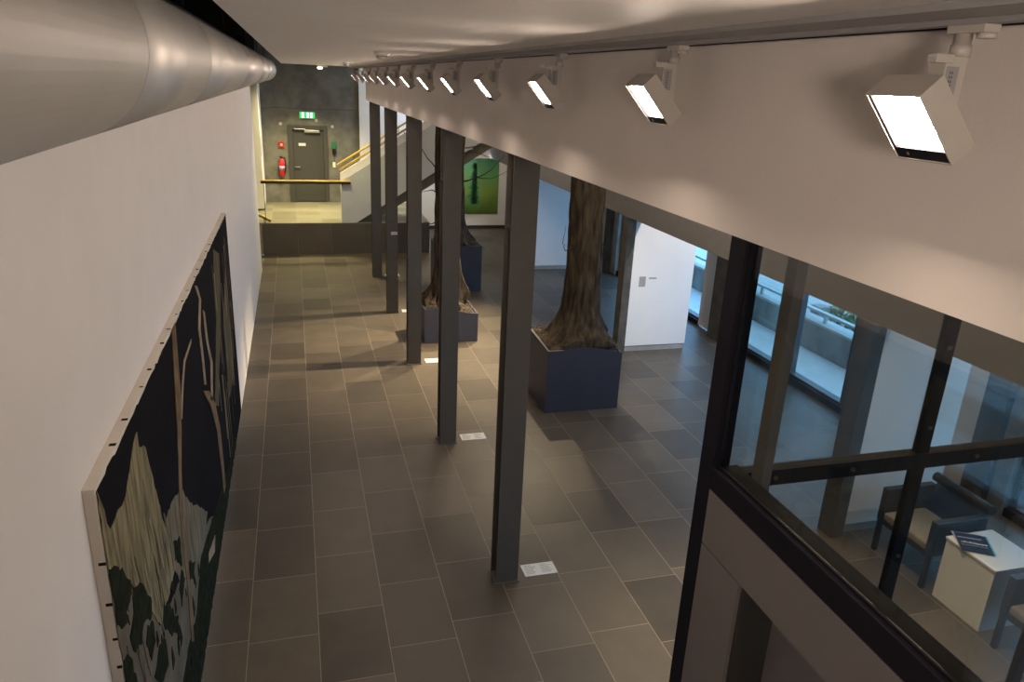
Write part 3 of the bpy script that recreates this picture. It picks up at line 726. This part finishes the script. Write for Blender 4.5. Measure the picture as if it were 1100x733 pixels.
tree(3.33, 16.1, 1.02, .17, 4.59, (2.86, 3.82, 15.62, 16.6), [(-.4, 16, 1.2), (.6, 30, .7), (1.5, 29, .8), (3.0, 30, .8), (4.5, 30, .9), (5.2, 40, .8)], 3,
     'farthest bare tree trunk in front of the green painting',
     [([(3.48, 16.05, 2.35), (3.75, 15.9, 2.45), (4.0, 15.8, 2.62), (4.25, 15.7, 2.95)], .018), ([(3.75, 15.9, 2.45), (4.05, 15.95, 2.42), (4.5, 15.95, 2.62)], .011), ([(3.48, 16.05, 3.05), (3.8, 16.0, 3.1), (4.2, 15.9, 3.08)], .013), ([(3.46, 16.0, 3.4), (3.75, 15.9, 3.38), (4.1, 15.9, 3.36)], .011), ([(3.2, 16.1, 3.0), (2.9, 16.2, 3.3)], .012)],
     flare=1.7, fh=.2)

# ------------------------------------------------------------------ lobby wall, glass partition
struct(bx('wall_lobby', [(1.584, 1.80, 2.10, 2.389, 0, 2.59), (1.584, 1.80, -2, 2.389, 2.596, 2.848), (1.584, 1.80, -2, 1.02, 0, 2.59)], 'lobby'))
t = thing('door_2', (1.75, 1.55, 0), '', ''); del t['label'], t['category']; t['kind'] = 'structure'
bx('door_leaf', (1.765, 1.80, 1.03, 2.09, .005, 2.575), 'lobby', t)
bx('door_frame', [(1.60, 1.80, 2.091, 2.0995, .002, 2.589), (1.60, 1.80, 1.0205, 1.029, .002, 2.589), (1.60, 1.80, 1.029, 2.091, 2.578, 2.589)], 'doorgrey', t)  # added dark lining, its colour carries the shade on the jambs
bm = bmesh.new(); tube(bm, [(1.765, 1.2, 1.05), (1.71, 1.2, 1.05), (1.71, 1.33, 1.05)], .011, 10); obj('handle', bm, 'alu', t)

t = thing('glass_partition', (1.62, 1.2, 2.74), 'black framed glass screen above the taupe lobby wall', 'glass screen')
bx('corner_post', (1.584, 1.664, 2.392, 2.49, 0, 3.889), 'black', t, bev=.003)
bx('bottom_rail', (1.584, 1.70, -2, 2.391, 2.85, 2.95), 'black', t, bev=.003)
bx('glazing_bead', [(1.604, 1.612, -2, 2.388, 2.951, 2.961), (1.604, 1.612, 2.380, 2.388, 2.961, 3.88)], 'black', t)
bx('glass_pane', (1.615, 1.625, -2, 2.385, 2.952, 3.885), 'pane2', t)
t = thing('glass_partition', (3.2, 2.49, 0), 'black framed glass screen with transom and mullions set across the lobby', 'glass screen')
bx('transom', (1.70, 5.2, 2.46, 2.52, 2.785, 2.86), 'black', t)
for x in (2.71, 3.79): bx('mullion', (x, x + .065, 2.472, 2.508, 0, 4.59), 'black', t)
bm = bmesh.new()
for x in (2.6925, 3.7725):
    for z in (2.3, 2.99, 3.38, 4.1):
        tube(bm, [(x + .05, 2.472, z), (x + .05, 2.463, z)], .010, 14)
for x in (1.95, 2.35, 3.05, 3.45, 4.1, 4.5): tube(bm, [(x, 2.46, 2.822), (x, 2.451, 2.822)], .010, 14)
obj('bolt', bm, 'steel', t)
bx('glass_pane', [(1.71, 5.2, 2.486, 2.494, .01, 2.784), (1.71, 5.2, 2.486, 2.494, 2.861, 4.58)], 'pane2', t)
t = tag(bx('steel_post', (1.80, 1.848, 2.355, 2.425, 0, 3.889), 'greypost', bev=.004), 'slim grey steel post just inside the corner of the glass screen', 'post')

# ------------------------------------------------------------------ lounge chairs, table, brochures
def chair(x0, y0, label):
    t = thing('armchair', (x0 + .32, y0 + .35, 0), label, 'armchair', 'armchairs by the side table')
    x1, y1 = x0 + .64, y0 + .70
    for yy in (y0, y1 - .07): bx('arm_panel', (x0, x1 - .04, yy, yy + .07, .36, .72), 'leather', t, bev=.008)
    bx('seat_base', (x0 + .01, x1 - .09, y0 + .071, y1 - .071, .33, .385), 'leather', t, bev=.005)
    bx('seat_cushion', (x0 + .005, x1 - .125, y0 + .075, y1 - .075, .387, .47), 'seat', t, bev=.02)
    bm = bmesh.new(); prism(bm, [(x1 - .12, .36), (x1 - .03, .36), (x1 + .03, .74), (x1 - .05, .74)], 1, y0 + .072, y1 - .072); obj('backrest', bm, 'leather', t)
    bm = bmesh.new(); tube(bm, [(x1 - .01, y0 + .01, .775), (x1 - .01, y1 - .01, .775)], .05, 20); obj('back_roll', bm, 'leather', t)
    for a in (x0 + .005, x1 - .10):
        for b in (y0 + .01, y1 - .055):
            bx('leg', (a, a + .045, b, b + .045, 0, .359 if a < x0 + .2 else .359), 'leather', t, bev=.004)
    return t
chair(5.55, 4.66, 'dark leather armchair with tan seat on the far side of the white side table')
chair(5.55, 3.20, 'dark armchair at the right edge, on the near side of the white side table')
t = thing('side_table', (5.86, 4.31, 0), 'white box shaped side table between the two dark armchairs', 'table')
bx('body', (5.60, 6.12, 4.055, 4.575, 0, .615), 'tablew', t, bev=.002)
bx('table_top', (5.59, 6.13, 4.045, 4.585, .616, .640), 'tablew', t, bev=.003)
t = thing('brochure', (5.73, 4.42, .64), 'dark navy brochure with white lettering lying on the white side table', 'brochure')
def quad_slab(bm, c, ang, L, Wd, z0, z1):
    ca, sa = math.cos(ang), math.sin(ang)
    pts = [(c[0] + u * ca - v * sa, c[1] + u * sa + v * ca) for u, v in ((-L / 2, -Wd / 2), (L / 2, -Wd / 2), (L / 2, Wd / 2), (-L / 2, Wd / 2))]
    prism(bm, pts, 2, z0, z1)
ANG = math.atan2(-.27, .22) ; C1 = (5.735, 4.42)
def loc(u, v):
    return (C1[0] + u * math.cos(ANG) - v * math.sin(ANG), C1[1] + u * math.sin(ANG) + v * math.cos(ANG))
ANG = math.atan2(-.14, .22)      # text direction runs from the far-left to the near-right
bm = bmesh.new(); quad_slab(bm, C1, ANG, .26, .30, .650, .658); obj('cover', bm, 'navyprint', t)
bm = bmesh.new(); quad_slab(bm, loc(.134, 0), ANG, .014, .30, .650, .6585); obj('spine', bm, 'cyan', t)
bm = bmesh.new()
rs = random.Random(4)
u = -.10
while u < .10:
    s = rs.uniform(.008, .016); quad_slab(bm, loc(u, -.01 + rs.uniform(-.006, .006)), ANG, s, rs.uniform(.012, .028), .658, .6587); u += s + .004
u = -.10
while u < .11:
    s = rs.uniform(.012, .03); quad_slab(bm, loc(u, -.055), ANG, s, .005, .658, .6587); u += s + .006
obj('printed_title', bm, 'paper', t)
bm = bmesh.new(); quad_slab(bm, loc(-.02, .07), ANG + .06, .20, .014, .658, .6586); obj('printed_stripe', bm, 'lilac', t)
t = thing('brochure', (5.79, 4.46, .64), 'lilac edged brochure under the dark navy brochure', 'brochure')
bm = bmesh.new(); quad_slab(bm, loc(-.012, .03), ANG + .07, .25, .29, .6405, .6495); obj('cover', bm, 'lilac', t)

# ------------------------------------------------------------------ lamps and added fill lights
def area(name, loc_, target, sx, sy, power, col, spread=180):
    l = bpy.data.lights.new(name, 'AREA'); l.shape = 'RECTANGLE'; l.size = sx; l.size_y = sy; l.energy = power; l.color = col; l.spread = R(spread)
    o = bpy.data.objects.new(name, l); COL.objects.link(o); o.location = loc_
    o.rotation_euler = (Vector(target) - Vector(loc_)).to_track_quat('-Z', 'Y').to_euler(); return o
def spot(name, loc_, target, power, col, ang=70, blend=.6, rad=.05):
    l = bpy.data.lights.new(name, 'SPOT'); l.energy = power; l.color = col; l.spot_size = R(ang); l.spot_blend = blend; l.shadow_soft_size = rad
    o = bpy.data.objects.new(name, l); COL.objects.link(o); o.location = loc_
    o.rotation_euler = (Vector(target) - Vector(loc_)).to_track_quat('-Z', 'Y').to_euler(); return o

WARM = (1, .79, .51)
YEL = (1, .86, .44)
spot('hall_spot', (4.7, 11.35, 4.5), (1.9, 11.2, 0), 2700, WARM, 56, 1)
spot('hall_spot', (4.7, 14.6, 4.5), (2.0, 13.2, 0), 2700, WARM, 56, 1)
spot('hall_spot', (4.0, 12.4, 4.5), (3.3, 9.3, 0), 500, WARM, 46, 1)
spot('hall_spot', (2.9, 6.4, 4.5), (3.8, 9.6, 1.6), 80, (1, .85, .66), 45, 1)  # weak front light without fixture, added to bring out the bark texture
spot('hall_spot', (5.1, 20.6, 2.34), (5.3, 22.9, 1.4), 70, (1, .88, .70), 110, .8)  # unseen light added below the beam so the green painting stays clear of its shadow
spot('hall_spot', (4.0, 4.0, 4.5), (4.0, 4.1, 0), 900, WARM, 58, .9)
spot('hall_spot', (6.3, 8.2, 4.5), (6.0, 11.4, 1.3), 420, (1, .92, .85), 55, 1)
spot('hall_spot', (6.3, 2.9, 4.5), (6.1, 5.6, 1.3), 130, (1, .92, .85), 50, 1)
spot('emergency_spot', (.62, 18.68, 4.49), (.5, 18.8, 0), 350, YEL, 120, .9, .04)
area('landing_lamp', (.3, 21.2, 4.55), (.3, 21.2, .8), 1.2, .5, 150, YEL, 110)
area('stair_window_light', (5.0, 21.9, 4.3), (2.0, 22.5, 2.4), 1.0, .5, 110, (.7, .82, 1))
area('gallery_fill', (-.3, -1.5, 4.3), (1.58, 2.6, 4.5), .8, .4, 18, (1, .84, .72), 95)  # unseen fill light added behind the camera to brighten the bulkhead

area('side_hall_fill', (3.9, 8.0, 4.55), (3.9, 8.0, 0), 1.6, 5.0, 85, (1, .86, .70))  # large soft fill lights without fixtures, added to lift the side hall
area('side_hall_fill', (6.4, 7.5, 4.55), (6.4, 7.5, 0), 1.2, 6.0, 75, (1, .88, .74))
area('side_hall_fill', (4.2, 16.0, 4.55), (4.2, 16.0, 0), 1.6, 5.0, 70, (1, .86, .70))
area('side_hall_fill', (3.6, 3.4, 4.55), (3.6, 3.4, 0), 1.6, 1.6, 45, (1, .84, .62))
